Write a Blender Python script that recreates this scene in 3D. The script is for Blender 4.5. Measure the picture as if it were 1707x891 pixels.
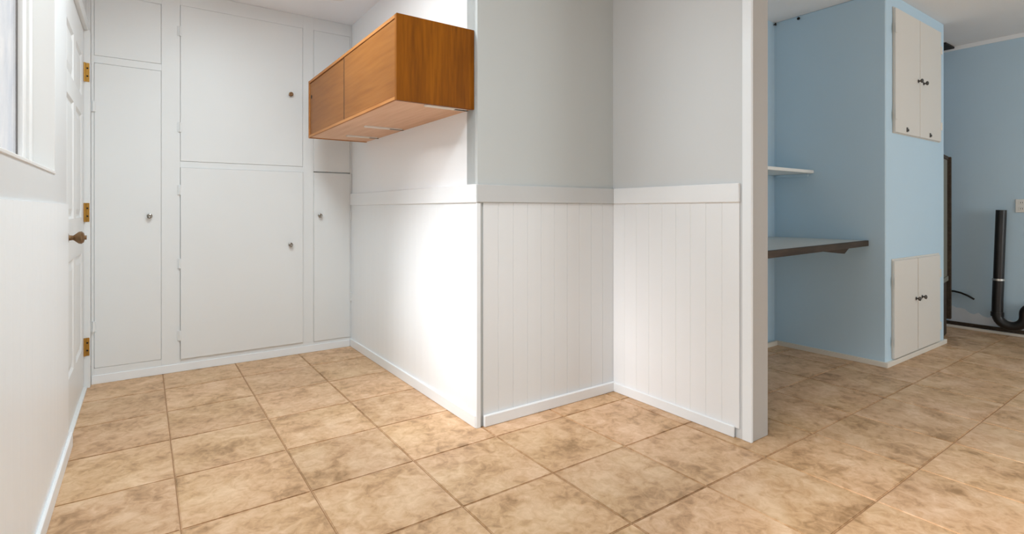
import bpy, bmesh, math, random
from mathutils import Vector, Matrix

random.seed(7)
C = bpy.context.scene.collection
for o in list(bpy.data.objects):
    bpy.data.objects.remove(o)

# ------------------------------------------------------------------ camera
F_PX, HORIZON, YAW, EYE = 875.7, 351.0, 0.6114, 1.042      # measured on the 1707 x 891 frame
cam = bpy.data.cameras.new('camera')
cam_o = bpy.data.objects.new('camera', cam)
C.objects.link(cam_o)
cam.sensor_fit = 'HORIZONTAL'
cam.sensor_width = 36.0
cam.lens = 36.0 * F_PX / 1707.0
cam.shift_y = -(445.5 - HORIZON) / 1707.0
cam.clip_start = 0.05
cam_o.location = (0, 0, EYE)
cam_o.rotation_euler = (math.pi / 2, 0, -YAW)
bpy.context.scene.camera = cam_o

# ------------------------------------------------------------------ world, sun, lamps, exposure
sc = bpy.context.scene
sc.view_settings.view_transform = 'Standard'
sc.view_settings.look = 'None'
sc.view_settings.gamma = 1.0
sc.view_settings.use_curve_mapping = False
sc.view_settings.exposure = 0.08
sc.cycles.use_denoising = True
sc.cycles.max_bounces = 12
sc.cycles.diffuse_bounces = 8
sc.cycles.transparent_max_bounces = 8

world = bpy.data.worlds.new('overcast sky')
sc.world = world
world.use_nodes = True
bg = world.node_tree.nodes['Background']
bg.inputs['Color'].default_value = (0.80, 0.92, 1.0, 1)
bg.inputs['Strength'].default_value = 0.62


def lamp(name, kind, loc, direction, energy, color=(1, 1, 1), **kw):
    d = bpy.data.lights.new(name, kind)
    d.energy = energy
    d.color = color
    for k, v in kw.items():
        setattr(d, k, v)
    o = bpy.data.objects.new(name, d)
    C.objects.link(o)
    o.location = loc
    o.rotation_euler = Vector(direction).to_track_quat('-Z', 'Y').to_euler()
    return o


# hazy sun through the window in the left wall
lamp('hazy_sun', 'SUN', (-4, 2, 4), (1.0, 0.17, -0.68), 9.6, (1.0, 0.98, 0.96), angle=math.radians(30))
# added area fill at an assumed opening of the right-hand room behind the camera
lamp('side_fill', 'AREA', (4.4, -2.75, 1.3), (0, 1, 0), 42, (0.93, 0.98, 1.0), shape='RECTANGLE', size=1.6, size_y=1.7)
# added unseen fill lights under the white room's ceiling, no fixtures
lamp('room_fill', 'AREA', (0.35, 1.1, 2.44), (0, 0, -1), 19, (0.86, 0.96, 1.0), shape='DISK', size=0.5)
lamp('alcove_fill', 'AREA', (0.38, 2.52, 2.44), (0, 0, -1), 21, (0.86, 0.96, 1.0), shape='DISK', size=0.5)


# ------------------------------------------------------------------ materials
def new_mat(name):
    m = bpy.data.materials.new(name)
    m.use_nodes = True
    nt = m.node_tree
    return m, nt, nt.nodes['Principled BSDF']


def N(nt, kind, **kw):
    n = nt.nodes.new(kind)
    for k, v in kw.items():
        if k in n.inputs:
            n.inputs[k].default_value = v
        else:
            setattr(n, k, v)
    return n


def lin(r, g, b):
    f = lambda c: (c / 255 / 12.92) if c / 255 <= 0.04045 else ((c / 255 + 0.055) / 1.055) ** 2.4
    return (f(r), f(g), f(b), 1)


def paint(name, col, rough=0.5, bump=0.05, bscale=180.0, mottle=0.02, mscale=3.0, spec=0.4):
    m, nt, b = new_mat(name)
    L = nt.links.new
    tc = N(nt, 'ShaderNodeTexCoord')
    n1 = N(nt, 'ShaderNodeTexNoise', Scale=mscale, Detail=4.0)
    L(tc.outputs['Object'], n1.inputs['Vector'])
    ramp = N(nt, 'ShaderNodeMix', data_type='RGBA')
    ramp.inputs[6].default_value = tuple(max(0, c * (1 - mottle)) for c in col[:3]) + (1,)
    ramp.inputs[7].default_value = tuple(min(1, c * (1 + mottle)) for c in col[:3]) + (1,)
    L(n1.outputs['Fac'], ramp.inputs[0])
    L(ramp.outputs[2], b.inputs['Base Color'])
    n2 = N(nt, 'ShaderNodeTexNoise', Scale=bscale, Detail=3.0)
    L(tc.outputs['Object'], n2.inputs['Vector'])
    bp = N(nt, 'ShaderNodeBump', Strength=bump, Distance=0.002)
    L(n2.outputs['Fac'], bp.inputs['Height'])
    L(bp.outputs['Normal'], b.inputs['Normal'])
    b.inputs['Roughness'].default_value = rough
    b.inputs['Specular IOR Level'].default_value = spec
    return m


def wood(name, c0, c1, c2, axis='Z', rough=0.4, scale=9.0, fine=60.0):
    m, nt, b = new_mat(name)
    L = nt.links.new
    tc = N(nt, 'ShaderNodeTexCoord')
    oi = N(nt, 'ShaderNodeObjectInfo')
    add = N(nt, 'ShaderNodeVectorMath', operation='ADD')
    mul = N(nt, 'ShaderNodeVectorMath', operation='SCALE')
    mul.inputs[0].default_value = (11.0, 7.0, 5.0)
    L(oi.outputs['Random'], mul.inputs['Scale'])
    L(tc.outputs['Object'], add.inputs[0])
    L(mul.outputs[0], add.inputs[1])
    mp = N(nt, 'ShaderNodeMapping')
    s = [1.0, 1.0, 1.0]
    s['XYZ'.index(axis)] = 0.07
    mp.inputs['Scale'].default_value = s
    L(add.outputs[0], mp.inputs['Vector'])
    n1 = N(nt, 'ShaderNodeTexNoise', Scale=scale, Detail=5.0, Distortion=0.6)
    n2 = N(nt, 'ShaderNodeTexNoise', Scale=fine, Detail=4.0)
    n3 = N(nt, 'ShaderNodeTexNoise', Scale=2.2, Detail=2.0)
    L(mp.outputs[0], n1.inputs['Vector'])
    L(mp.outputs[0], n2.inputs['Vector'])
    L(add.outputs[0], n3.inputs['Vector'])
    r = N(nt, 'ShaderNodeValToRGB')
    r.color_ramp.elements[0].position = 0.3
    r.color_ramp.elements[0].color = c0
    r.color_ramp.elements[1].position = 0.7
    r.color_ramp.elements[1].color = c2
    e = r.color_ramp.elements.new(0.5)
    e.color = c1
    mx = N(nt, 'ShaderNodeMath', operation='MULTIPLY_ADD')
    mx.inputs[1].default_value = 0.45
    L(n2.outputs['Fac'], mx.inputs[0])
    sc1 = N(nt, 'ShaderNodeMath', operation='MULTIPLY_ADD')
    sc1.inputs[1].default_value = 0.4
    L(n1.outputs['Fac'], sc1.inputs[0])
    s3 = N(nt, 'ShaderNodeMath', operation='MULTIPLY')
    s3.inputs[1].default_value = 0.15
    L(n3.outputs['Fac'], s3.inputs[0])
    L(s3.outputs[0], sc1.inputs[2])
    L(sc1.outputs[0], mx.inputs[2])
    L(mx.outputs[0], r.inputs['Fac'])
    L(r.outputs['Color'], b.inputs['Base Color'])
    b.inputs['Roughness'].default_value = rough
    b.inputs['Specular IOR Level'].default_value = 0.18
    bp = N(nt, 'ShaderNodeBump', Strength=0.08, Distance=0.001)
    L(n2.outputs['Fac'], bp.inputs['Height'])
    L(bp.outputs['Normal'], b.inputs['Normal'])
    return m


def tile_mat():
    m, nt, b = new_mat('mottled tan ceramic')
    L = nt.links.new
    tc = N(nt, 'ShaderNodeTexCoord')
    oi = N(nt, 'ShaderNodeObjectInfo')
    mul = N(nt, 'ShaderNodeVectorMath', operation='SCALE')
    mul.inputs[0].default_value = (37.0, 23.0, 51.0)
    L(oi.outputs['Random'], mul.inputs['Scale'])
    add = N(nt, 'ShaderNodeVectorMath', operation='ADD')
    L(tc.outputs['Object'], add.inputs[0])
    L(mul.outputs[0], add.inputs[1])
    n1 = N(nt, 'ShaderNodeTexNoise', Scale=5.5, Detail=8.0, Roughness=0.62, Distortion=0.5)
    n2 = N(nt, 'ShaderNodeTexNoise', Scale=22.0, Detail=6.0, Roughness=0.65, Distortion=0.8)
    n3 = N(nt, 'ShaderNodeTexNoise', Scale=2.3, Detail=2.0)
    for n in (n1, n2, n3):
        L(add.outputs[0], n.inputs['Vector'])
    r1 = N(nt, 'ShaderNodeValToRGB')
    els = r1.color_ramp.elements
    els[0].position, els[0].color = 0.36, TILE_DARK
    els[1].position, els[1].color = 0.63, TILE_PALE
    e = els.new(0.48)
    e.color = TILE_MID
    mx = N(nt, 'ShaderNodeMath', operation='MULTIPLY_ADD')
    mx.inputs[1].default_value = 0.45
    s1 = N(nt, 'ShaderNodeMath', operation='MULTIPLY')
    s1.inputs[1].default_value = 0.55
    L(n1.outputs['Fac'], s1.inputs[0])
    L(n2.outputs['Fac'], mx.inputs[0])
    L(s1.outputs[0], mx.inputs[2])
    L(mx.outputs[0], r1.inputs['Fac'])
    hue = N(nt, 'ShaderNodeMix', data_type='RGBA', blend_type='MULTIPLY')
    hr = N(nt, 'ShaderNodeValToRGB')
    hr.color_ramp.elements[0].color = (1.0, 0.97, 0.98, 1)
    hr.color_ramp.elements[0].position = 0.35
    hr.color_ramp.elements[1].color = (0.98, 0.97, 0.92, 1)
    hr.color_ramp.elements[1].position = 0.68
    L(n3.outputs['Fac'], hr.inputs['Fac'])
    hue.inputs[0].default_value = 1.0
    L(r1.outputs['Color'], hue.inputs[6])
    L(hr.outputs['Color'], hue.inputs[7])
    hsv = N(nt, 'ShaderNodeHueSaturation')
    mr = N(nt, 'ShaderNodeMapRange')
    mr.inputs[3].default_value = 0.93
    mr.inputs[4].default_value = 1.05
    L(oi.outputs['Random'], mr.inputs[0])
    L(mr.outputs[0], hsv.inputs['Value'])
    L(hue.outputs[2], hsv.inputs['Color'])
    L(hsv.outputs['Color'], b.inputs['Base Color'])
    b.inputs['Roughness'].default_value = 0.42
    b.inputs['Specular IOR Level'].default_value = 0.35
    bp = N(nt, 'ShaderNodeBump', Strength=0.12, Distance=0.002)
    L(mx.outputs[0], bp.inputs['Height'])
    L(bp.outputs['Normal'], b.inputs['Normal'])
    return m


def plain(name, col, rough=0.5, metal=0.0, var=0.12, vscale=40.0):
    m, nt, b = new_mat(name)
    L = nt.links.new
    tc = N(nt, 'ShaderNodeTexCoord')
    n1 = N(nt, 'ShaderNodeTexNoise', Scale=vscale, Detail=3.0)
    L(tc.outputs['Object'], n1.inputs['Vector'])
    mx = N(nt, 'ShaderNodeMix', data_type='RGBA')
    mx.inputs[6].default_value = tuple(c * (1 - var) for c in col[:3]) + (1,)
    mx.inputs[7].default_value = tuple(min(1, c * (1 + var)) for c in col[:3]) + (1,)
    L(n1.outputs['Fac'], mx.inputs[0])
    L(mx.outputs[2], b.inputs['Base Color'])
    b.inputs['Roughness'].default_value = rough
    b.inputs['Metallic'].default_value = metal
    return m


def glass_mat():
    m, nt, b = new_mat('hazy window glass')
    nt.nodes.remove(b)
    L = nt.links.new
    out = nt.nodes['Material Output']
    tc = N(nt, 'ShaderNodeTexCoord')
    mp = N(nt, 'ShaderNodeMapping')
    mp.inputs['Scale'].default_value = (1, 2.5, 1.2)
    mp.inputs['Rotation'].default_value = (0.5, 0, 0)
    L(tc.outputs['Object'], mp.inputs['Vector'])
    n1 = N(nt, 'ShaderNodeTexNoise', Scale=2.4, Detail=4.0, Distortion=1.4)
    L(mp.outputs[0], n1.inputs['Vector'])
    r = N(nt, 'ShaderNodeValToRGB')
    r.color_ramp.elements[0].position = 0.3
    r.color_ramp.elements[0].color = (0.82, 0.83, 0.86, 1)
    r.color_ramp.elements[1].position = 0.7
    r.color_ramp.elements[1].color = (1.0, 0.97, 0.95, 1)
    L(n1.outputs['Fac'], r.inputs['Fac'])
    tr = N(nt, 'ShaderNodeBsdfTransparent')
    L(r.outputs['Color'], tr.inputs['Color'])
    tl = N(nt, 'ShaderNodeBsdfTranslucent')
    L(r.outputs['Color'], tl.inputs['Color'])
    m1 = N(nt, 'ShaderNodeMixShader')
    m1.inputs[0].default_value = 0.12
    L(tr.outputs[0], m1.inputs[1])
    L(tl.outputs[0], m1.inputs[2])
    gl = N(nt, 'ShaderNodeBsdfGlossy', Roughness=0.05)
    fr = N(nt, 'ShaderNodeFresnel', IOR=1.3)
    fs = N(nt, 'ShaderNodeMath', operation='MULTIPLY')
    fs.inputs[1].default_value = 0.5
    L(fr.outputs[0], fs.inputs[0])
    m2 = N(nt, 'ShaderNodeMixShader')
    L(fs.outputs[0], m2.inputs[0])
    L(m1.outputs[0], m2.inputs[1])
    L(gl.outputs[0], m2.inputs[2])
    L(m2.outputs[0], out.inputs['Surface'])
    return m


TILE_DARK, TILE_MID, TILE_PALE = lin(152, 119, 83), lin(196, 160, 122), lin(220, 190, 157)
WHITE = paint('white wall paint', lin(230, 232, 233))
UPPER = paint('pale grey upper wall paint', lin(236, 238, 240))
TRIMW = paint('white gloss trim paint', lin(232, 236, 239), rough=0.35)
CUPW = paint('white cupboard paint', lin(223, 226, 227), rough=0.4)
CEIL = paint('ceiling paint', lin(238, 240, 244), rough=0.8, bump=0.12, bscale=90)
CEILB = paint('warm grey ceiling paint', lin(232, 232, 232), rough=0.8, bump=0.12, bscale=90)
BLUE = paint('dusty blue wall paint', lin(191, 215, 230), rough=0.6, bump=0.08, mottle=0.035, mscale=2.2)
POST = paint('beige grey door post paint', lin(180, 177, 173), rough=0.5)
OFFW = paint('off white closet door paint', lin(221, 216, 208), rough=0.5)
BASEB = paint('cream skirting paint', lin(224, 217, 205), rough=0.5)
UPPER_DIM = paint('dimmed grey upper wall paint', lin(206, 208, 209))  # grey wall paint, darkened further to offset brightness from the ceiling fills
ENDB = paint('soft white beadboard paint', lin(232, 234, 236), rough=0.4)
JAMBW = paint('grey white window trim paint', lin(216, 216, 215), rough=0.5)
BEAD_DIM = paint('dimmed white beadboard paint', lin(224, 227, 229), rough=0.4)  # white panel paint darkened for the jog planks to tone down their light
GROUT = plain('brown grout', lin(158, 122, 88), 0.9)
TILE = tile_mat()
TEAK_END = wood('dark teak veneer', lin(96, 50, 0), lin(132, 75, 1), lin(158, 94, 8), 'Z', 0.48, 14, 70)
TEAK_DOOR = wood('light teak veneer', lin(122, 72, 27), lin(141, 88, 38), lin(154, 100, 47), 'Y', 0.45, 7, 50)
TEAK_UNDER = wood('pale bare underside wood', lin(200, 158, 128), lin(218, 178, 148), lin(228, 192, 165), 'Y', 0.6, 6, 40)
TEAK_EDGE = wood('teak edge', lin(150, 92, 40), lin(176, 118, 66), lin(194, 138, 86), 'Y', 0.5, 8, 50)
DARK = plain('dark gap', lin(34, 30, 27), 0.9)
ALU = plain('aluminium strip', lin(226, 222, 216), 0.45, 0.0, 0.04)
BRASS = plain('old brass', lin(176, 132, 60), 0.38, 0.75, 0.25, 60)
BRONZE = plain('worn bronze', lin(132, 104, 74), 0.36, 0.7, 0.3, 90)
CHROME = plain('dull chrome', lin(150, 146, 140), 0.28, 0.9, 0.1)
GREYMET = plain('dark steel knob', lin(92, 88, 84), 0.35, 0.7)
BLACKP = plain('black ABS plastic', lin(30, 27, 26), 0.38, 0, 0.2)
CLAMP = plain('steel clamp', lin(205, 204, 200), 0.3, 0.8, 0.05)
LAMI = paint('pale grey laminate', lin(198, 200, 196), rough=0.35)
DKWOOD = wood('dark stained wood', lin(48, 39, 31), lin(66, 55, 45), lin(86, 73, 61), 'X', 0.55, 8, 50)
GREYPAN = plain('grey olive panel', lin(122, 121, 110), 0.6, 0, 0.06)
PLASTIC = plain('white plastic', lin(232, 231, 226), 0.4, 0, 0.03)
GLASS = glass_mat()

# ------------------------------------------------------------------ helpers
WORLD = {}


def link(name, me_or_none, parent=None, origin=(0, 0, 0)):
    o = bpy.data.objects.new(name, me_or_none)
    C.objects.link(o)
    WORLD[o.name] = Vector(origin)
    if parent is not None:
        o.parent = parent
        o.location = Vector(origin) - WORLD[parent.name]
    else:
        o.location = origin
    return o


def tag(o, label, cat=None, group=None, kind=None):
    o['label'] = label
    if cat:
        o['category'] = cat
    if group:
        o['group'] = group
    if kind:
        o['kind'] = kind
    return o


def thing(name, origin, label, cat, group=None, kind=None):
    return tag(link(name, None, None, origin), label, cat, group, kind)


def finish(bm, name, mat, parent, origin, smooth=False):
    me = bpy.data.meshes.new(name)
    bmesh.ops.recalc_face_normals(bm, faces=bm.faces)
    bm.to_mesh(me)
    bm.free()
    me.materials.append(mat)
    if smooth:
        for p in me.polygons:
            p.use_smooth = True
        me.set_sharp_from_angle(angle=math.radians(40))
    return link(name, me, parent, origin)


def bm_box(bm, x0, x1, y0, y1, z0, z1, bev=0.0, seg=1):
    vs = [bm.verts.new((x, y, z)) for x in (x0, x1) for y in (y0, y1) for z in (z0, z1)]
    q = [(0, 1, 3, 2), (4, 6, 7, 5), (0, 4, 5, 1), (2, 3, 7, 6), (0, 2, 6, 4), (1, 5, 7, 3)]
    fs = [bm.faces.new([vs[i] for i in f]) for f in q]
    if bev > 0:
        es = list({e for f in fs for e in f.edges})
        bmesh.ops.bevel(bm, geom=es, offset=bev, segments=seg, affect='EDGES', profile=0.5)


def box(name, x0, x1, y0, y1, z0, z1, mat, parent=None, bev=0.0015, seg=1):
    """one axis-aligned board given in world coordinates"""
    c = Vector(((x0 + x1) / 2, (y0 + y1) / 2, (z0 + z1) / 2))
    bm = bmesh.new()
    bm_box(bm, x0 - c.x, x1 - c.x, y0 - c.y, y1 - c.y, z0 - c.z, z1 - c.z, bev, seg)
    return finish(bm, name, mat, parent, c)


def boxes(name, L, mat, parent=None, origin=(0, 0, 0), bev=0.0):
    bm = bmesh.new()
    ox, oy, oz = origin
    for x0, x1, y0, y1, z0, z1 in L:
        bm_box(bm, x0 - ox, x1 - ox, y0 - oy, y1 - oy, z0 - oz, z1 - oz, bev)
    return finish(bm, name, mat, parent, origin)


def struct(o, label, cat):
    return tag(o, label, cat, None, 'structure')


def prism(name, pts, z0, z1, mat, parent=None, bev=0.001):
    """polygon in plan (world xy), extruded between two heights"""
    cx = sum(p[0] for p in pts) / len(pts)
    cy = sum(p[1] for p in pts) / len(pts)
    cz = (z0 + z1) / 2
    bm = bmesh.new()
    a = [bm.verts.new((x - cx, y - cy, z0 - cz)) for x, y in pts]
    b = [bm.verts.new((x - cx, y - cy, z1 - cz)) for x, y in pts]
    n = len(pts)
    bm.faces.new(a[::-1])
    bm.faces.new(b)
    for i in range(n):
        bm.faces.new([a[i], a[(i + 1) % n], b[(i + 1) % n], b[i]])
    if bev:
        bmesh.ops.bevel(bm, geom=list(bm.edges), offset=bev, segments=1, affect='EDGES')
    return finish(bm, name, mat, parent, (cx, cy, cz))


def lathe(name, prof, axis, origin, mat, parent, n=20):
    """revolve (radius, height) pairs about an axis through origin"""
    q = Vector((0, 0, 1)).rotation_difference(Vector(axis)).to_matrix()
    bm = bmesh.new()
    rings = []
    for r, h in prof:
        if r < 1e-5:
            rings.append([bm.verts.new(q @ Vector((0, 0, h)))])
        else:
            rings.append([bm.verts.new(q @ Vector((r * math.cos(2 * math.pi * k / n), r * math.sin(2 * math.pi * k / n), h))) for k in range(n)])
    for a, b in zip(rings, rings[1:]):
        for k in range(n):
            if len(a) == 1 and len(b) == 1:
                continue
            if len(a) == 1:
                bm.faces.new([a[0], b[k], b[(k + 1) % n]])
            elif len(b) == 1:
                bm.faces.new([a[k], b[0], a[(k + 1) % n]])
            else:
                bm.faces.new([a[k], b[k], b[(k + 1) % n], a[(k + 1) % n]])
    return finish(bm, name, mat, parent, origin, True)


def tube(name, pts, r, mat, parent, n=16, smooth=True, inner=0.0):
    """round tube along a smooth path of world points"""
    P = [Vector(p) for p in pts]
    o = P[0].copy()
    bm = bmesh.new()
    rings = []
    up = None
    for i, p in enumerate(P):
        t = (P[min(i + 1, len(P) - 1)] - P[max(i - 1, 0)]).normalized()
        if up is None:
            up = t.orthogonal().normalized()
        up = (up - t * up.dot(t)).normalized()
        s = t.cross(up)
        rings.append([bm.verts.new(p - o + r * (math.cos(2 * math.pi * k / n) * up + math.sin(2 * math.pi * k / n) * s)) for k in range(n)])
    for a, b in zip(rings, rings[1:]):
        for k in range(n):
            bm.faces.new([a[k], a[(k + 1) % n], b[(k + 1) % n], b[k]])
    bm.faces.new(rings[0][::-1])
    bm.faces.new(rings[-1])
    return finish(bm, name, mat, parent, o, smooth)


def knob(parent, at, axis, mat, s=1.0, name='knob'):
    prof = [(0, 0), (0.013, 0), (0.013, 0.003), (0.006, 0.005), (0.006, 0.014), (0.013, 0.018), (0.0165, 0.023), (0.0155, 0.029), (0.009, 0.032), (0.007, 0.0305), (0, 0.0305)]
    return lathe(name, [(r * s, h * s) for r, h in prof], axis, at, mat, parent)


# ------------------------------------------------------------------ room shell
X1, YJ, X2, YE = 1.3105, 2.158, 2.228, 1.31       # partition face, jog face, end wall face, wall end
YB = 4.012                                         # cupboard face frame
XL = -0.275                                        # left wall face
CZ, CZB = 2.465, 2.505                             # ceilings
XF = 5.93                                          # far blue wall
YR = -2.6                                          # wall behind the camera

# floor: grout bed and every tile as its own piece
T, TX, TY = 0.41, 0.5091, 2.0217
bed = struct(box('floor', -0.5, 6.1, YR - 0.1, 4.7, -0.06, -0.004, GROUT, None, 0), 'mottled tan ceramic tile floor with brown grout running through both rooms', 'floor')
g = 0.0035


def tile_mesh(w, d):
    bm = bmesh.new()
    bm_box(bm, -w / 2, w / 2, -d / 2, d / 2, -0.008, 0.0)
    top = [e for e in bm.edges if all(v.co.z > -0.001 for v in e.verts)]
    bmesh.ops.bevel(bm, geom=top, offset=0.003, segments=2, affect='EDGES')
    me = bpy.data.meshes.new('tile')
    bmesh.ops.recalc_face_normals(bm, faces=bm.faces)
    bm.to_mesh(me)
    bm.free()
    me.materials.append(TILE)
    return me


full = tile_mesh(T - g, T - g)
for i in range(-3, 14):
    for j in range(-6, 13):
        x0, y1 = TX + T * i, TY - T * j
        x1, y0 = x0 + T, y1 - T
        x0c, x1c, y0c, y1c = max(x0, -0.45), min(x1, XF + 0.1), max(y0, YR), min(y1, 4.5)
        if x1c - x0c < 0.02 or y1c - y0c < 0.02:
            continue
        if y1 < -0.6:
            continue
        if x0 > X1 + 0.13 and x1 < 5.2 and y0 > 2.32:
            continue
        if x0 > 4.1 and x1 < 5.1 and y0 > 1.5:
            continue
        w, d = x1c - x0c, y1c - y0c
        me = full if (abs(w - T) < 1e-4 and abs(d - T) < 1e-4) else tile_mesh(w - g, d - g)
        link('tile', me, bed, ((x0c + x1c) / 2, (y0c + y1c) / 2, 0.0))
# the tile field behind the camera, never in view
rearf = boxes('rear_tile_field', [(-0.45, XF, YR, -0.852, -0.008, -0.0005)], TILE, bed, (0, 0, 0))

struct(box('ceiling', -0.6, 2.36, YR - 0.1, 4.7, CZ, CZ + 0.12, CEIL, None, 0), 'pale grey flat ceiling over the white cupboard room', 'ceiling')
struct(box('ceiling_right', 2.36, 6.1, YR - 0.1, 4.7, CZB, CZB + 0.08, CEILB, None, 0), 'warm grey flat ceiling over the blue room', 'ceiling')

# left wall with a window and a door opening
WY0, WY1, WZ0, WZ1 = 1.50, 2.61, 1.182, 2.16       # window opening
DY0, DY1, DZ = 2.985, 3.945, 2.10                  # door opening
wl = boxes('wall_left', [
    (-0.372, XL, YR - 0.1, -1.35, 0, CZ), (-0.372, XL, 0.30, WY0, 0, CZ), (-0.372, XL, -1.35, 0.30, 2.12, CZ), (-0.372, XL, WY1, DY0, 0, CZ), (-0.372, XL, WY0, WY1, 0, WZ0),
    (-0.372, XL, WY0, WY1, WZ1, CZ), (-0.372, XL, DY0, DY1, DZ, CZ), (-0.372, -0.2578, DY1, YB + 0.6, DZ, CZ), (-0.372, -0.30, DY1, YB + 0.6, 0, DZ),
    (-0.41, -0.372, DY0 - 0.1, DY1 + 0.1, 0, DZ + 0.1)], UPPER_DIM, None, (XL, 1.0, 0))
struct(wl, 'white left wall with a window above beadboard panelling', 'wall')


def plank_run(parent, axis, face, a0, a1, z0, z1, side, n, mat, t=0.008, bev=0.0022, name='beadboard_plank'):
    """vertical boards fixed side by side on a wall face; side = direction the face looks"""
    w = (a1 - a0) / n
    out = []
    for k in range(n):
        p0, p1 = a0 + k * w + 0.00015, a0 + (k + 1) * w - 0.00015
        lo, hi = (face, face + t * side) if side > 0 else (face + t * side, face)
        if axis == 'x':      # boards run along y on an x = face plane
            c = Vector(((lo + hi) / 2, (p0 + p1) / 2, (z0 + z1) / 2))
            h = ((hi - lo) / 2, (p1 - p0) / 2, (z1 - z0) / 2)
        else:
            c = Vector(((p0 + p1) / 2, (lo + hi) / 2, (z0 + z1) / 2))
            h = ((p1 - p0) / 2, (hi - lo) / 2, (z1 - z0) / 2)
        if not out:
            bm = bmesh.new()
            bm_box(bm, -h[0], h[0], -h[1], h[1], -h[2], h[2])
            vert = [e for e in bm.edges if abs(e.verts[0].co.z - e.verts[1].co.z) > 0.1]
            bmesh.ops.bevel(bm, geom=vert, offset=bev, segments=1, affect='EDGES')
            o = finish(bm, name, mat, parent, c)
        else:
            o = link(name, out[0].data, parent, c)
        out.append(o)
    return out


plank_run(wl, 'x', XL, 0.70, DY0 - 0.004, 0.05, 1.068, 1, 25, TRIMW, 0.007, 0.0008)
struct(boxes('baseboard_left', [(XL + 0.007, XL + 0.019, 0.70, 3.012, 0.0, 0.066)], TRIMW, None, (XL, 2, 0), 0.003), 'white low baseboard along the left wall under the window', 'baseboard')

# window in the left wall
win = struct(link('window_1', None, None, (XL, (WY0 + WY1) / 2, WZ0)), 'white framed window with hazy bluish glass in the left wall', 'window')
boxes('jamb', [(-0.371, XL + 0.001, WY1 - 0.006, WY1 + 0.0005, WZ0, WZ1), (-0.371, XL + 0.001, WY0, WY0 + 0.006, WZ0, WZ1),
               (-0.371, XL + 0.001, WY0, WY1, WZ1 - 0.006, WZ1)], JAMBW, win, (XL, WY1, WZ0))
boxes('sill', [(-0.371, XL + 0.003, WY0, WY1, WZ0 - 0.004, WZ0 + 0.008)], JAMBW, win, (XL, WY1, WZ0), 0.002)
fx0, fx1 = -0.368, -0.336
for nm, L in (('frame_stile', (fx0, fx1, WY1 - 0.06, WY1 - 0.006, WZ0 + 0.008, WZ1 - 0.006)), ('frame_stile', (fx0, fx1, WY0 + 0.006, WY0 + 0.06, WZ0 + 0.008, WZ1 - 0.006)),
              ('frame_rail', (fx0, fx1, WY0 + 0.06, WY1 - 0.06, WZ0 + 0.008, WZ0 + 0.04)), ('frame_rail', (fx0, fx1, WY0 + 0.06, WY1 - 0.06, WZ1 - 0.05, WZ1 - 0.006))):
    box(nm, *L, JAMBW, win, 0.002)
for nm, L in (('sash_stile', (-0.367, -0.346, WY1 - 0.115, WY1 - 0.06, WZ0 + 0.04, WZ1 - 0.05)), ('sash_stile', (-0.367, -0.346, 2.02, 2.07, WZ0 + 0.04, WZ1 - 0.05)),
              ('sash_stile', (-0.367, -0.346, WY0 + 0.06, WY0 + 0.11, WZ0 + 0.04, WZ1 - 0.05))):
    box(nm, *L, JAMBW, win, 0.002)
box('gasket', -0.3662, -0.361, WY1 - 0.121, WY1 - 0.115, WZ0 + 0.04, WZ1 - 0.05, GREYMET, win, 0)
for y0, y1 in ((2.07, WY1 - 0.121), (WY0 + 0.11, 2.02)):
    box('pane', -0.366, -0.363, y0, y1, WZ0 + 0.04, WZ1 - 0.05, GLASS, win, 0)

# six panel door beyond the window
door = struct(link('door_1', None, None, (-0.287, (DY0 + DY1) / 2, 0)), 'white six panel door with brass hinges and a bronze knob in the left wall', 'door')


def door_leaf():
    y0, y1, z0, z1, xf = DY0 + 0.004, DY1 - 0.004, 0.012, DZ - 0.006, -0.287
    bm = bmesh.new()
    ox, oy, oz = -0.287, (DY0 + DY1) / 2, 0
    st, mid = 0.115, 0.10
    ym = (y0 + y1) / 2
    cols = [(y0 + st, ym - mid / 2), (ym + mid / 2, y1 - st)]
    rows = [(0.25, 0.80), (1.00, 1.585), (1.69, 1.925)]
    ys = sorted({y0, y1, *[v for c in cols for v in c]})
    zs = sorted({z0, z1, *[v for r in rows for v in r]})
    vert = {}

    def V(y, z, x=xf):
        k = (round(y, 5), round(z, 5), round(x, 5))
        if k not in vert:
            vert[k] = bm.verts.new((x - ox, y - oy, z - oz))
        return vert[k]
    for ya, yb_ in zip(ys, ys[1:]):
        for za, zb in zip(zs, zs[1:]):
            if (ya, yb_) in cols and (za, zb) in rows:
                steps = [(0.0, xf), (0.012, xf - 0.009), (0.022, xf - 0.009), (0.05, xf - 0.002)]
                for (i0, xa), (i1, xb) in zip(steps, steps[1:]):
                    a = [V(ya + i0, za + i0, xa), V(yb_ - i0, za + i0, xa), V(yb_ - i0, zb - i0, xa), V(ya + i0, zb - i0, xa)]
                    b = [V(ya + i1, za + i1, xb), V(yb_ - i1, za + i1, xb), V(yb_ - i1, zb - i1, xb), V(ya + i1, zb - i1, xb)]
                    for k in range(4):
                        bm.faces.new([a[k], a[(k + 1) % 4], b[(k + 1) % 4], b[k]])
                bm.faces.new(b)
            else:
                bm.faces.new([V(ya, za), V(yb_, za), V(yb_, zb), V(ya, zb)])
    bm_box(bm, xf - 0.04 - ox, xf - 0.0105 - ox, y0 - oy, y1 - oy, z0 - oz, z1 - oz)
    for L in ((y0, y0 + 0.02, z0, z1), (y1 - 0.02, y1, z0, z1), (y0, y1, z0, z0 + 0.02), (y0, y1, z1 - 0.02, z1)):
        bm_box(bm, xf - 0.012 - ox, xf - 0.0002 - ox, L[0] - oy, L[1] - oy, L[2] - oz, L[3] - oz)
    return finish(bm, 'leaf', CUPW, door, (ox, oy, oz))


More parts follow.
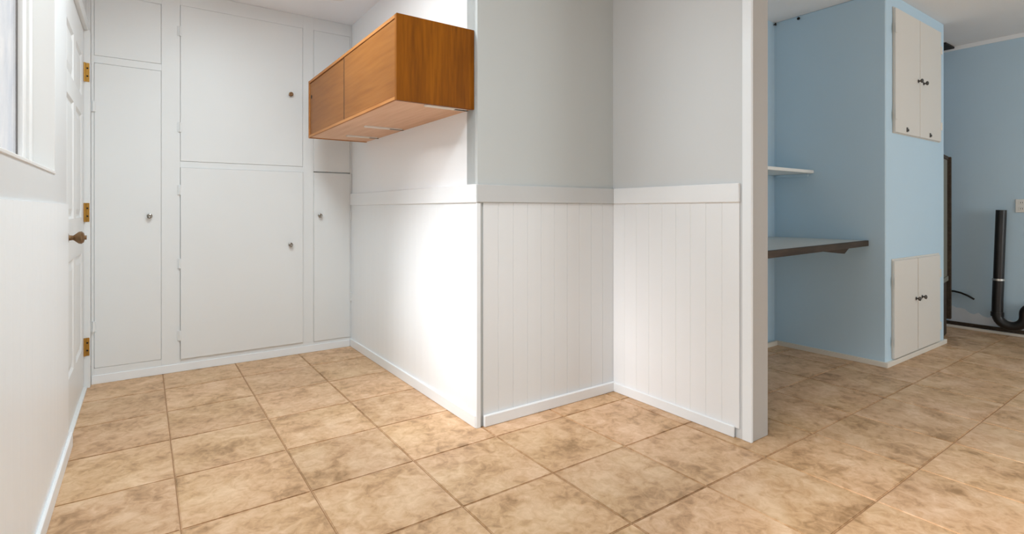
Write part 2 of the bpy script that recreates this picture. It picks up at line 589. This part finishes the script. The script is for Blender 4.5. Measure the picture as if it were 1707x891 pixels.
door_leaf()
box('jamb', -0.30, -0.258, DY1, YB - 0.001, 0.0, DZ, CUPW, door, 0.002)
box('head_jamb', -0.30, -0.268, DY0, DY1, DZ - 0.004, DZ + 0.06, CUPW, door, 0.002)
box('threshold', -0.298, -0.270, DY0 + 0.005, DY1, 0.0, 0.012, CUPW, door, 0.002)
for z0, z1 in ((1.795, 1.905), (0.975, 1.085), (0.19, 0.295)):
    h = box('hinge', -0.295, -0.2605, DY1 - 0.003, DY1 + 0.0005, z0, z1, BRASS, door, 0.0006)
    lathe('hinge_pin', [(0, 0), (0.006, 0), (0.006, z1 - z0), (0, z1 - z0)], (0, 0, 1), (-0.283, DY1 - 0.008, z0), BRASS, h, 12)
    for t in (0.3, 0.72):
        lathe('screw', [(0, 0), (0.005, 0), (0.005, 0.0015), (0, 0.0015)], (0, -1, 0), (-0.27, DY1 - 0.003, z0 + (z1 - z0) * t), DARK, h, 10)
kz = 0.918
k = lathe('door_knob', [(0, 0), (0.033, 0), (0.033, 0.003), (0.026, 0.009), (0.012, 0.013), (0.0105, 0.026), (0.013, 0.03), (0.027, 0.046), (0.0285, 0.056), (0.022, 0.064), (0.010, 0.067), (0.010, 0.074), (0, 0.074)],
          (1, 0, 0), (-0.287, 3.075, kz), BRONZE, door, 24)

# wall that carries the wooden cabinet
wp = struct(boxes('wall_center', [(X1, X1 + 0.11, YJ + 0.02, 4.6, 0, CZ)], UPPER, None, (X1, 3, 0)), 'white wall behind the floating teak cabinet, panelled below a rail', 'wall')
plank_run(wp, 'x', X1, YJ, YB - 0.001, 0.05, 1.079, -1, 22, TRIMW, 0.006, 0.0007)
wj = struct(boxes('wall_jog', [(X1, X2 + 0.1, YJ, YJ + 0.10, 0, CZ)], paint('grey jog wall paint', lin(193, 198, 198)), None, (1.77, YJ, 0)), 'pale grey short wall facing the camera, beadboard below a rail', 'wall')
plank_run(wj, 'y', YJ, X1 + 0.028, X2 - 0.001, 0.05, 1.079, -1, 10, BEAD_DIM, 0.007, 0.0018)
we = struct(boxes('wall_end', [(X2, X2 + 0.127, YE + 0.02, YJ + 0.02, 0, CZ)], UPPER_DIM, None, (X2, 1.7, 0)), 'white wall end beside the doorway, beadboard below a rail', 'wall')
plank_run(we, 'x', X2, YE + 0.055, YJ - 0.008, 0.045, 1.079, -1, 9, ENDB, 0.007, 0.0016)
struct(box('wall_back', -0.5, X1 + 0.2, 4.5, 4.6, 0, CZ, WHITE, None, 0), 'white back wall hidden behind the built-in cupboards', 'wall')

# chair rails (trim_1..3), corner trims and skirtings
struct(box('trim_1', X1 - 0.017, X1, YJ - 0.017, YB - 0.001, 1.079, 1.168, TRIMW, None, 0.003), 'white flat chair rail on the wall below the teak cabinet', 'chair rail')
struct(box('trim_2', X1 - 0.0165, X2, YJ - 0.018, YJ - 0.0005, 1.080, 1.167, paint('grey rail paint', lin(196, 199, 200)), None, 0.003), 'grey white flat chair rail across the short wall facing the camera', 'chair rail')
struct(box('trim_3', X2 - 0.016, X2, YE + 0.052, YJ - 0.018, 1.079, 1.167, ENDB, None, 0.003), 'white flat chair rail on the wall end beside the doorway', 'chair rail')
struct(boxes('trim_4', [(X1 - 0.012, X1 + 0.012, YJ - 0.012, YJ, 0, 1.078)], TRIMW, None, (X1, YJ, 0), 0.002), 'narrow white corner bead at the outer corner of the panelling', 'corner trim')
struct(box('trim_5', X2 - 0.008, X2 + 0.008, YE - 0.004, YE + 0.042, 0, CZ, TRIMW, None, 0.003), 'white narrow casing strip at the end of the panelled wall', 'casing')
struct(box('trim_6', X2 + 0.008, X2 + 0.137, YE, YE + 0.021, 0, CZ, POST, None, 0.003), 'beige grey doorway jamb board ending the white wall', 'jamb')
struct(box('baseboard_center', X1 - 0.017, X1 - 0.006, YJ - 0.006, YB - 0.001, 0, 0.06, TRIMW, None, 0.003), 'white baseboard along the wall below the teak cabinet', 'baseboard')
struct(boxes('baseboard_jog', [(X1 + 0.026, X2 - 0.001, YJ - 0.024, YJ - 0.007, 0, 0.056)], TRIMW, None, (1.8, YJ, 0), 0.004), 'white baseboard under the short beadboard wall facing the camera', 'baseboard')
struct(boxes('baseboard_end', [(X2 - 0.018, X2 - 0.007, YE + 0.075, YJ - 0.02, 0, 0.052)], TRIMW, None, (X2, 1.8, 0), 0.003), 'white baseboard on the wall end beside the doorway', 'baseboard')

# blue room
wb = struct(boxes('wall_alcove', [(X2 + 0.1, 4.13, 2.18, 2.28, 0, CZB)], BLUE, None, (3, 2.18, 0)), 'blue alcove wall that carries the shelf and the worktop', 'wall')
struct(boxes('wall_bluebacking', [(X2 + 0.127, X2 + 0.135, YE + 0.03, 2.18, 0, CZB)], BLUE, None, (X2, 1.7, 0)), 'blue back of the white wall end, inside the alcove', 'wall')
wc = struct(boxes('wall_closet', [(4.03, 5.14, 1.43, 2.7, 0, CZB)], BLUE, None, (4.6, 1.43, 0), 0.006), 'blue boxed closet wall with two pairs of white doors', 'wall')
wf = struct(boxes('wall_right', [(XF, XF + 0.1, YR - 0.1, 2.8, 0, CZB)], BLUE, None, (XF, 1, 0)), 'blue far wall with the black drain pipe', 'wall')
struct(boxes('wall_recess', [(5.14, XF, 2.6, 2.7, 0, CZB)], BLUE, None, (5.5, 2.6, 0)), 'blue recess wall hidden behind the closet', 'wall')
bcl = struct(prism('baseboard_closet', [(4.03, 2.165), (4.03, 1.43), (5.14, 1.43), (5.152, 1.43), (5.152, 1.412), (4.012, 1.412), (4.012, 2.147), (X2 + 0.14, 2.147), (X2 + 0.14, 2.165)], 0, 0.033, BASEB, None, 0.002), 'cream low skirting around the foot of the blue closet', 'baseboard')
bf = struct(boxes('baseboard_right', [(XF - 0.045, XF - 0.002, -1.0, 1.75, 0, 0.022)], BASEB, None, (XF, 1, 0), 0.003), 'tan wooden strip on the floor along the far blue wall', 'baseboard')
boxes('dark_sill_plate', [(XF - 0.02, XF - 0.001, -1.0, 1.75, 0.022, 0.052)], DKWOOD, bf, (XF, 1, 0.03))
struct(boxes('trim_7', [(XF - 0.014, XF, -1.0, 2.6, CZB - 0.035, CZB)], paint('white caulk', lin(240, 242, 243)), None, (XF, 1, CZB), 0.003), 'rough white caulk line between far blue wall and ceiling', 'trim')
struct(boxes('trim_8', [(5.70, 5.92, 1.57, 1.66, CZB - 0.02, CZB - 0.001)], DARK, None, (5.8, 1.6, CZB), 0.003), 'dark ragged gap in the ceiling behind the blue closet', 'gap')

# bare plaster where the paint stops short of the floor on the far wall
rng = random.Random(3)
top = [(y, 0.052 + (0.16 - 0.085 * min(1, (1.62 - y) / 0.3) if y > 1.15 else 0.06) * (0.75 + 0.3 * rng.random())) for y in [1.62 - 0.03 * k for k in range(24)]]
bm = bmesh.new()
fr = [bm.verts.new((XF - 0.0015, y, z)) for y, z in top] + [bm.verts.new((XF - 0.0015, top[-1][0], 0.045)), bm.verts.new((XF - 0.0015, top[0][0], 0.045))]
f_ = bm.faces.new(fr)
ex = bmesh.ops.extrude_face_region(bm, geom=[f_])
bmesh.ops.translate(bm, verts=[v_ for v_ in ex['geom'] if isinstance(v_, bmesh.types.BMVert)], vec=(0.0012, 0, 0))
finish(bm, 'bare_plaster_patch', paint('bare plaster', lin(222, 230, 238), mottle=0.06, mscale=12), wf, (0, 0, 0)).location = -WORLD[wf.name]

# walls behind the camera with two openings for daylight
struct(boxes('wall_rear', [(-0.42, -0.25, YR - 0.1, YR, 0, CZ), (2.05, 3.55, YR - 0.1, YR, 0, CZB), (5.25, XF, YR - 0.1, YR, 0, CZB),
                           (-0.25, 2.05, YR - 0.1, YR, 2.12, CZ), (3.55, 5.25, YR - 0.1, YR, 2.2, CZB), (3.55, 5.25, YR - 0.1, YR, 0, 0.4)], WHITE, None, (2, YR, 0)), 'white wall behind the viewpoint with patio openings', 'wall')

# ------------------------------------------------------------------ built-in cupboards on the back wall
cup = thing('built_in_cupboard', (0.52, YB, 0), 'white floor-to-ceiling built-in cupboard with six plain doors on the back wall', 'cupboard')
D = 0.02                                            # frame thickness
f0, f1 = YB, YB + D
xs = {'L': (-0.244, 0.092), 'C': (0.193, 0.950), 'R': (1.026, 1.296)}
Z = {'L': [(0.093, 1.928), (1.972, 2.352)], 'C': [(0.079, 1.320), (1.360, 2.370)], 'R': [(0.072, 1.3235), (1.3285, 2.372)]}
for a, b in ((-0.2575, -0.244), (0.092, 0.193), (0.950, 1.026), (1.296, X1 - 0.001)):
    box('stile', a, b, f0, f1, 0.0, CZ - 0.001, CUPW, cup, 0.001)
for kx in 'LCR':
    a, b = xs[kx]
    (z0, z1), (z2, z3) = Z[kx]
    box('bottom_rail', a, b, f0, f1, 0.0, z0, CUPW, cup, 0.001)
    if z2 - z1 > 0.02:
        box('middle_rail', a, b, f0, f1, z1, z2, CUPW, cup, 0.001)
    box('top_rail', a, b, f0, f1, z3, CZ - 0.001, CUPW, cup, 0.001)
box('kickboard', -0.256, X1 - 0.018, YB - 0.008, YB - 0.0005, 0.0, 0.052, TRIMW, cup, 0.002)
box('carcass', -0.25, X1 - 0.002, f1 + 0.002, f1 + 0.4, 0.01, CZ - 0.01, CUPW, cup, 0)
gap = 0.0013


def cup_door(kx, i, proud, knob_at=None, hinges=(), hx=None, mat_knob=None, rim=True):
    a, b = xs[kx]
    z0, z1 = Z[kx][i]
    o = box('door', a + gap, b - gap, YB - proud, YB + 0.012, z0 + gap, z1 - gap, CUPW, cup, 0.002)
    if knob_at:
        knob(o, (knob_at[0], YB - proud, knob_at[1]), (0, -1, 0), mat_knob or CHROME, 0.95)
    for hz in hinges:
        hb = link('hinge', hinge_mesh(), o, (hx, YB - 0.001, hz))
    return o


_hm = []


def hinge_mesh():
    if not _hm:
        bm = bmesh.new()
        bm_box(bm, -0.013, 0.013, -0.004, 0.0, -0.032, 0.032, 0.0012)
        r = bmesh.ops.create_cone(bm, cap_ends=True, segments=10, radius1=0.0055, radius2=0.0055, depth=0.062)
        bmesh.ops.translate(bm, verts=r['verts'], vec=(0.0, -0.008, 0))
        me = bpy.data.meshes.new('hinge')
        bm.to_mesh(me)
        bm.free()
        me.materials.append(CUPW)
        _hm.append(me)
    return _hm[0]


cup_door('L', 0, 0.001, (0.030, 1.006), (0.345, 1.665), -0.247)
cup_door('L', 1, 0.001)
cup_door('C', 0, 0.012, (0.860, 0.796), (0.233, 0.698, 1.174), 0.190)
cup_door('C', 1, 0.003, (0.864, 1.875), (1.58, 2.2), 0.190, BRONZE)
cup_door('R', 0, 0.006, (1.066, 1.004), (0.378, 1.001), 1.300)
cup_door('R', 1, 0.002)

# ------------------------------------------------------------------ floating teak cabinet
TX0, TY0, TY1, TZ0, TZ1 = 0.912, 2.188, 3.700, 1.530, 1.915
tk = thing('wall_cabinet', (X1, (TY0 + TY1) / 2, TZ0), 'floating teak wall cabinet with two sliding doors hung on the white wall', 'cabinet')
box('end_panel', TX0, X1, TY0, TY0 + 0.02, TZ0, TZ1, TEAK_END, tk, 0.0012)
box('end_panel', TX0, X1, TY1 - 0.02, TY1, TZ0, TZ1, TEAK_EDGE, tk, 0.0012)
box('top_panel', TX0, X1, TY0 + 0.02, TY1 - 0.02, TZ1 - 0.018, TZ1 - 0.001, TEAK_EDGE, tk, 0.0012)
box('front_lip', TX0, TX0 + 0.0115, TY0 + 0.02, TY1 - 0.02, TZ0 + 0.004, TZ0 + 0.019, TEAK_EDGE, tk, 0.001)
box('bottom_panel', TX0 + 0.012, X1, TY0 + 0.02, TY1 - 0.02, TZ0 + 0.004, TZ0 + 0.020, TEAK_UNDER, tk, 0.001)
box('back_panel', X1 - 0.008, X1 - 0.001, TY0 + 0.02, TY1 - 0.02, TZ0 + 0.02, TZ1 - 0.018, TEAK_EDGE, tk, 0)
box('track', TX0 + 0.012, TX0 + 0.04, TY0 + 0.02, TY1 - 0.02, TZ1 - 0.022, TZ1 - 0.018, DARK, tk, 0)
d1 = box('sliding_door', TX0 + 0.002, TX0 + 0.0075, TY0 + 0.021, 2.930, TZ0 + 0.0205, TZ1 - 0.0215, TEAK_DOOR, tk, 0.001)
d2 = box('sliding_door', TX0 + 0.006, TX0 + 0.0125, 2.942, TY1 - 0.021, TZ0 + 0.0205, TZ1 - 0.0205, TEAK_DOOR, tk, 0.001)
box('seam_shade', TX0 + 0.003, TX0 + 0.0125, 2.932, 2.9418, TZ0 + 0.0205, TZ1 - 0.0205, DARK, d2, 0)  # dark strip standing in for the shadow in the seam between the doors
lathe('finger_hole', [(0, 0), (0.013, 0), (0.013, 0.0008), (0, 0.0008)], (-1, 0, 0), (TX0 + 0.0059, TY1 - 0.06, 1.80), DARK, d2, 16)
for xa, xb, y in ((1.05, 1.275, 2.985), (1.085, 1.285, 3.425), (1.07, 1.28, 2.225)):
    s = box('metal_strip', xa, xb, y - 0.017, y + 0.017, TZ0 - 0.004, TZ0 + 0.0045, ALU, tk, 0.001)
    s['label'] = 'pale metal strip under the cabinet'
    box('strip_end_shade', xa + 0.15, xb + 0.012, y - 0.016, y + 0.004, TZ0 - 0.0046, TZ0 - 0.0036, DARK, s, 0)  # dark sliver drawn as the shadow at the end of the strip

# ------------------------------------------------------------------ ceiling light at the top edge of the picture
cl = thing('ceiling_light', (1.03, 3.44, CZ), 'small round white ceiling light above the cupboards, cut by the picture top', 'light')
lathe('trim_ring', [(0.0, 0.0), (0.085, 0), (0.085, 0.006), (0.075, 0.014), (0.062, 0.012), (0.058, 0.004), (0, 0.004)], (0, 0, -1), (1.03, 3.50, CZ), PLASTIC, cl, 28)
lathe('lens', [(0.0, 0.003), (0.056, 0.003), (0.05, 0.009), (0.03, 0.012), (0, 0.013)], (0, 0, -1), (1.03, 3.50, CZ), PLASTIC, cl, 28)

# ------------------------------------------------------------------ alcove shelf and worktop
sh = thing('wall_shelf', (3.2, 2.18, 1.30), 'thin white shelf high in the blue alcove', 'shelf')
box('board', X2 + 0.14, 4.028, 1.885, 2.178, 1.314, 1.337, PLASTIC, sh, 0.002)
box('cleat', X2 + 0.14, 3.76, 2.158, 2.178, 1.284, 1.3135, PLASTIC, sh, 0.002)
box('end_cleat', 4.010, 4.028, 1.92, 2.158, 1.292, 1.3135, BLUE, sh, 0.002)

wt = thing('worktop', (3.3, 1.9, 0.80), 'pale grey worktop with a dark wooden front edge in the blue alcove', 'worktop')
pA, pB = (X2 + 0.14, 1.423), (4.024, 1.548)         # front edge runs slightly askew
prism('board', [pA, pB, (4.024, 2.176), (X2 + 0.14, 2.176)], 0.806, 0.837, LAMI, wt, 0.001)
prism('front_edge', [(pA[0], pA[1] - 0.02), (pB[0], pB[1] - 0.02), pB, pA], 0.800, 0.838, DKWOOD, wt, 0.002)
# wedge shaped support under the right end
bm = bmesh.new()
for (x, y, z) in [(3.50, 1.60, 0.80), (3.50, 1.64, 0.80), (3.93, 1.60, 0.80), (3.93, 1.64, 0.80), (3.84, 1.60, 0.752), (3.84, 1.64, 0.752), (3.60, 1.60, 0.775), (3.60, 1.64, 0.775)]:
    bm.verts.new((x - 3.7, y - 1.62, z - 0.78))
bmesh.ops.convex_hull(bm, input=list(bm.verts))
finish(bm, 'support', DKWOOD, wt, (3.7, 1.62, 0.78))
box('wall_cleat', X2 + 0.14, 4.0, 2.158, 2.178, 0.765, 0.8055, BLUE, wt, 0.002)

for i, (x, y, z) in enumerate(((4.015, 2.178, 2.487), (4.029, 1.99, 2.48))):
    ax = (0, -1, 0) if i == 0 else (-1, 0, 0)
    o = lathe('nail', [(0, 0), (0.004, 0), (0.004, 0.012), (0.011, 0.013), (0.011, 0.016), (0, 0.018)], ax, (x, y, z), DARK, None, 12)
    tag(o, ('dark nail head at the inner alcove corner below the ceiling', 'dark nail head on the closet side below the ceiling')[i], 'nail')


# ------------------------------------------------------------------ white closet doors in the blue box
def pair(origin_z, xa, xm0, xm1, xb, z0, z1, label, knobs, latches):
    t = thing('closet_doors', ((xa + xb) / 2, 1.43, z0), label, 'closet doors', 'white door pairs on the blue closet')
    y1 = 1.4298
    boxes('frame', [(xa + 0.002, xb + 0.03, y1 - 0.006, y1, z0 - 0.0, z1 + 0.012)], OFFW, t, ((xa + xb) / 2, y1, z0), 0.002)
    ds = []
    for a, b in ((xa, xm0), (xm1, xb)):
        ds.append(box('door', a, b, y1 - 0.022, y1 - 0.0065, z0 + 0.004, z1, OFFW, t, 0.003))
    for (kx, kz_), d in zip(knobs, ds):
        knob(d, (kx, y1 - 0.022, kz_), (0, -1, 0), GREYMET, 0.92)
    for (lx, lz), d in zip(latches, ds):
        la = boxes('latch', [(lx - 0.009, lx + 0.009, y1 - 0.027, y1 - 0.022, lz - 0.016, lz + 0.016), (lx - 0.006, lx + 0.006, y1 - 0.034, y1 - 0.027, lz - 0.012, lz + 0.004)], GREYMET, d, (lx, y1 - 0.022, lz), 0.001)
    for d, hx in ((ds[0], xa), (ds[1], xb)):
        for hz in (z0 + 0.12, z1 - 0.14):
            boxes('hinge', [(hx - 0.012, hx + 0.014, y1 - 0.026, y1 - 0.02, hz - 0.03, hz + 0.03)], OFFW, d, (hx, y1, hz), 0.002)
    return t


pair(0, 4.135, 4.568, 4.578, 5.005, 1.565, 2.408, 'pair of off-white upper doors near the top of the blue closet', [(4.535, 1.965), (4.637, 1.962)], [(4.325, 1.60), (4.765, 1.598)])
pair(0, 4.118, 4.530, 4.545, 4.985, 0.040, 0.702, 'pair of off-white lower doors near the floor of the blue closet', [(4.492, 0.416), (4.607, 0.418)], [])

# ------------------------------------------------------------------ far wall: drain pipe, cable, outlet, framed panel
pr = 0.037
px, py = XF - 0.075, 1.25
dp = thing('drain_pipe', (px, py, 0.07), 'black plastic drain standpipe with a curved trap on the far blue wall', 'pipe')
tube('standpipe', [(px, py - 0.005, 1.045), (px, py + 0.004, 0.75), (px, py + 0.012, 0.47)], pr - 0.002, BLACKP, dp, 24)
path = [(px, py + 0.012, 0.47), (px, py + 0.018, 0.30), (px, py + 0.02, 0.17)]
cy_, cz_, R = py + 0.02 - 0.085, 0.17, 0.085
for k_ in range(1, 13):
    a = math.pi * k_ / 12
    path.append((px, cy_ + R * math.cos(a), cz_ - R * math.sin(a)))
path += [(px, cy_ - R, 0.20)]
for k_ in range(1, 8):
    a = math.pi / 2 * k_ / 7
    path.append((px, cy_ - R - 0.06 + 0.06 * math.cos(a), 0.20 + 0.06 * math.sin(a)))
path += [(px, cy_ - R - 0.2, 0.26)]
tube('trap', path, pr, BLACKP, dp, 24)
lathe('trap_collar', [(pr - 0.003, 0), (pr + 0.006, 0), (pr + 0.006, 0.035), (pr - 0.003, 0.035)], (0, 0, 1), (px, py + 0.02, 0.155), BLACKP, dp, 24)
c_ = lathe('clamp', [(pr - 0.004, 0), (pr + 0.004, 0), (pr + 0.004, 0.016), (pr - 0.004, 0.016)], (0, 0, 1), (px, py + 0.012, 0.455), CLAMP, dp, 24)
c_['label'] = 'shiny steel hose clamp'
boxes('pipe_strap', [(px + 0.03, XF - 0.001, py + 0.0, py + 0.024, 0.456, 0.47)], CLAMP, dp, (px, py, 0.46))

cb = tube('cable', [(XF - 0.004, 1.62, 0.318), (XF - 0.02, 1.57, 0.322), (XF - 0.035, 1.52, 0.315), (XF - 0.045, 1.47, 0.298), (XF - 0.05, 1.435, 0.278), (XF - 0.05, 1.425, 0.272)], 0.008, BLACKP, None, 10)
tag(cb, 'short black cable sticking out from the far blue wall', 'cable')

ol = thing('wall_outlet', (XF, 1.13, 1.08), 'white outlet plate on the far blue wall beside the pipe', 'outlet')
box('plate', XF - 0.008, XF - 0.0005, 1.095, 1.172, 1.025, 1.135, PLASTIC, ol, 0.002)
for dz in (1.055, 1.105):
    s = box('socket', XF - 0.011, XF - 0.008, 1.116, 1.151, dz - 0.014, dz + 0.014, PLASTIC, ol, 0.003)
    boxes('slot', [(XF - 0.0115, XF - 0.0108, 1.126, 1.129, dz - 0.005, dz + 0.006), (XF - 0.0115, XF - 0.0108, 1.138, 1.141, dz - 0.005, dz + 0.006)], DARK, s, (XF, 1.133, dz))

# framed panel standing nearly edge-on behind the blue closet
fp = thing('framed_panel', (5.45, 1.49, 0.0), 'dark brown framed grey panel standing behind the blue closet', 'panel')
nA, nB = Vector((5.14, 1.475)), Vector((5.69, 1.558))
u = (nB - nA).normalized()
v = Vector((-u.y, u.x))


def slab(name, s0, s1, t0, t1, z0, z1, mat):
    pts = [nA + u * s0 + v * t0, nA + u * s1 + v * t0, nA + u * s1 + v * t1, nA + u * s0 + v * t1]
    return prism(name, [tuple(p) for p in pts], z0, z1, mat, fp, 0.002)


Lp = (nB - nA).length
slab('far_stile', Lp - 0.04, Lp, -0.028, 0.012, 0.11, 1.50, DKWOOD)
slab('near_stile', 0.02, 0.07, -0.012, 0.012, 0.0, 1.50, DKWOOD)
slab('top_rail', 0.07, Lp - 0.04, -0.012, 0.012, 1.475, 1.505, DKWOOD)
slab('middle_rail', 0.07, Lp - 0.04, -0.012, 0.012, 0.44, 0.48, GREYPAN)
slab('infill', 0.07, Lp - 0.04, -0.004, 0.004, 0.48, 1.475, GREYPAN)
slab('lower_board', 0.07, 0.42, -0.010, 0.010, 0.0, 0.44, DKWOOD)
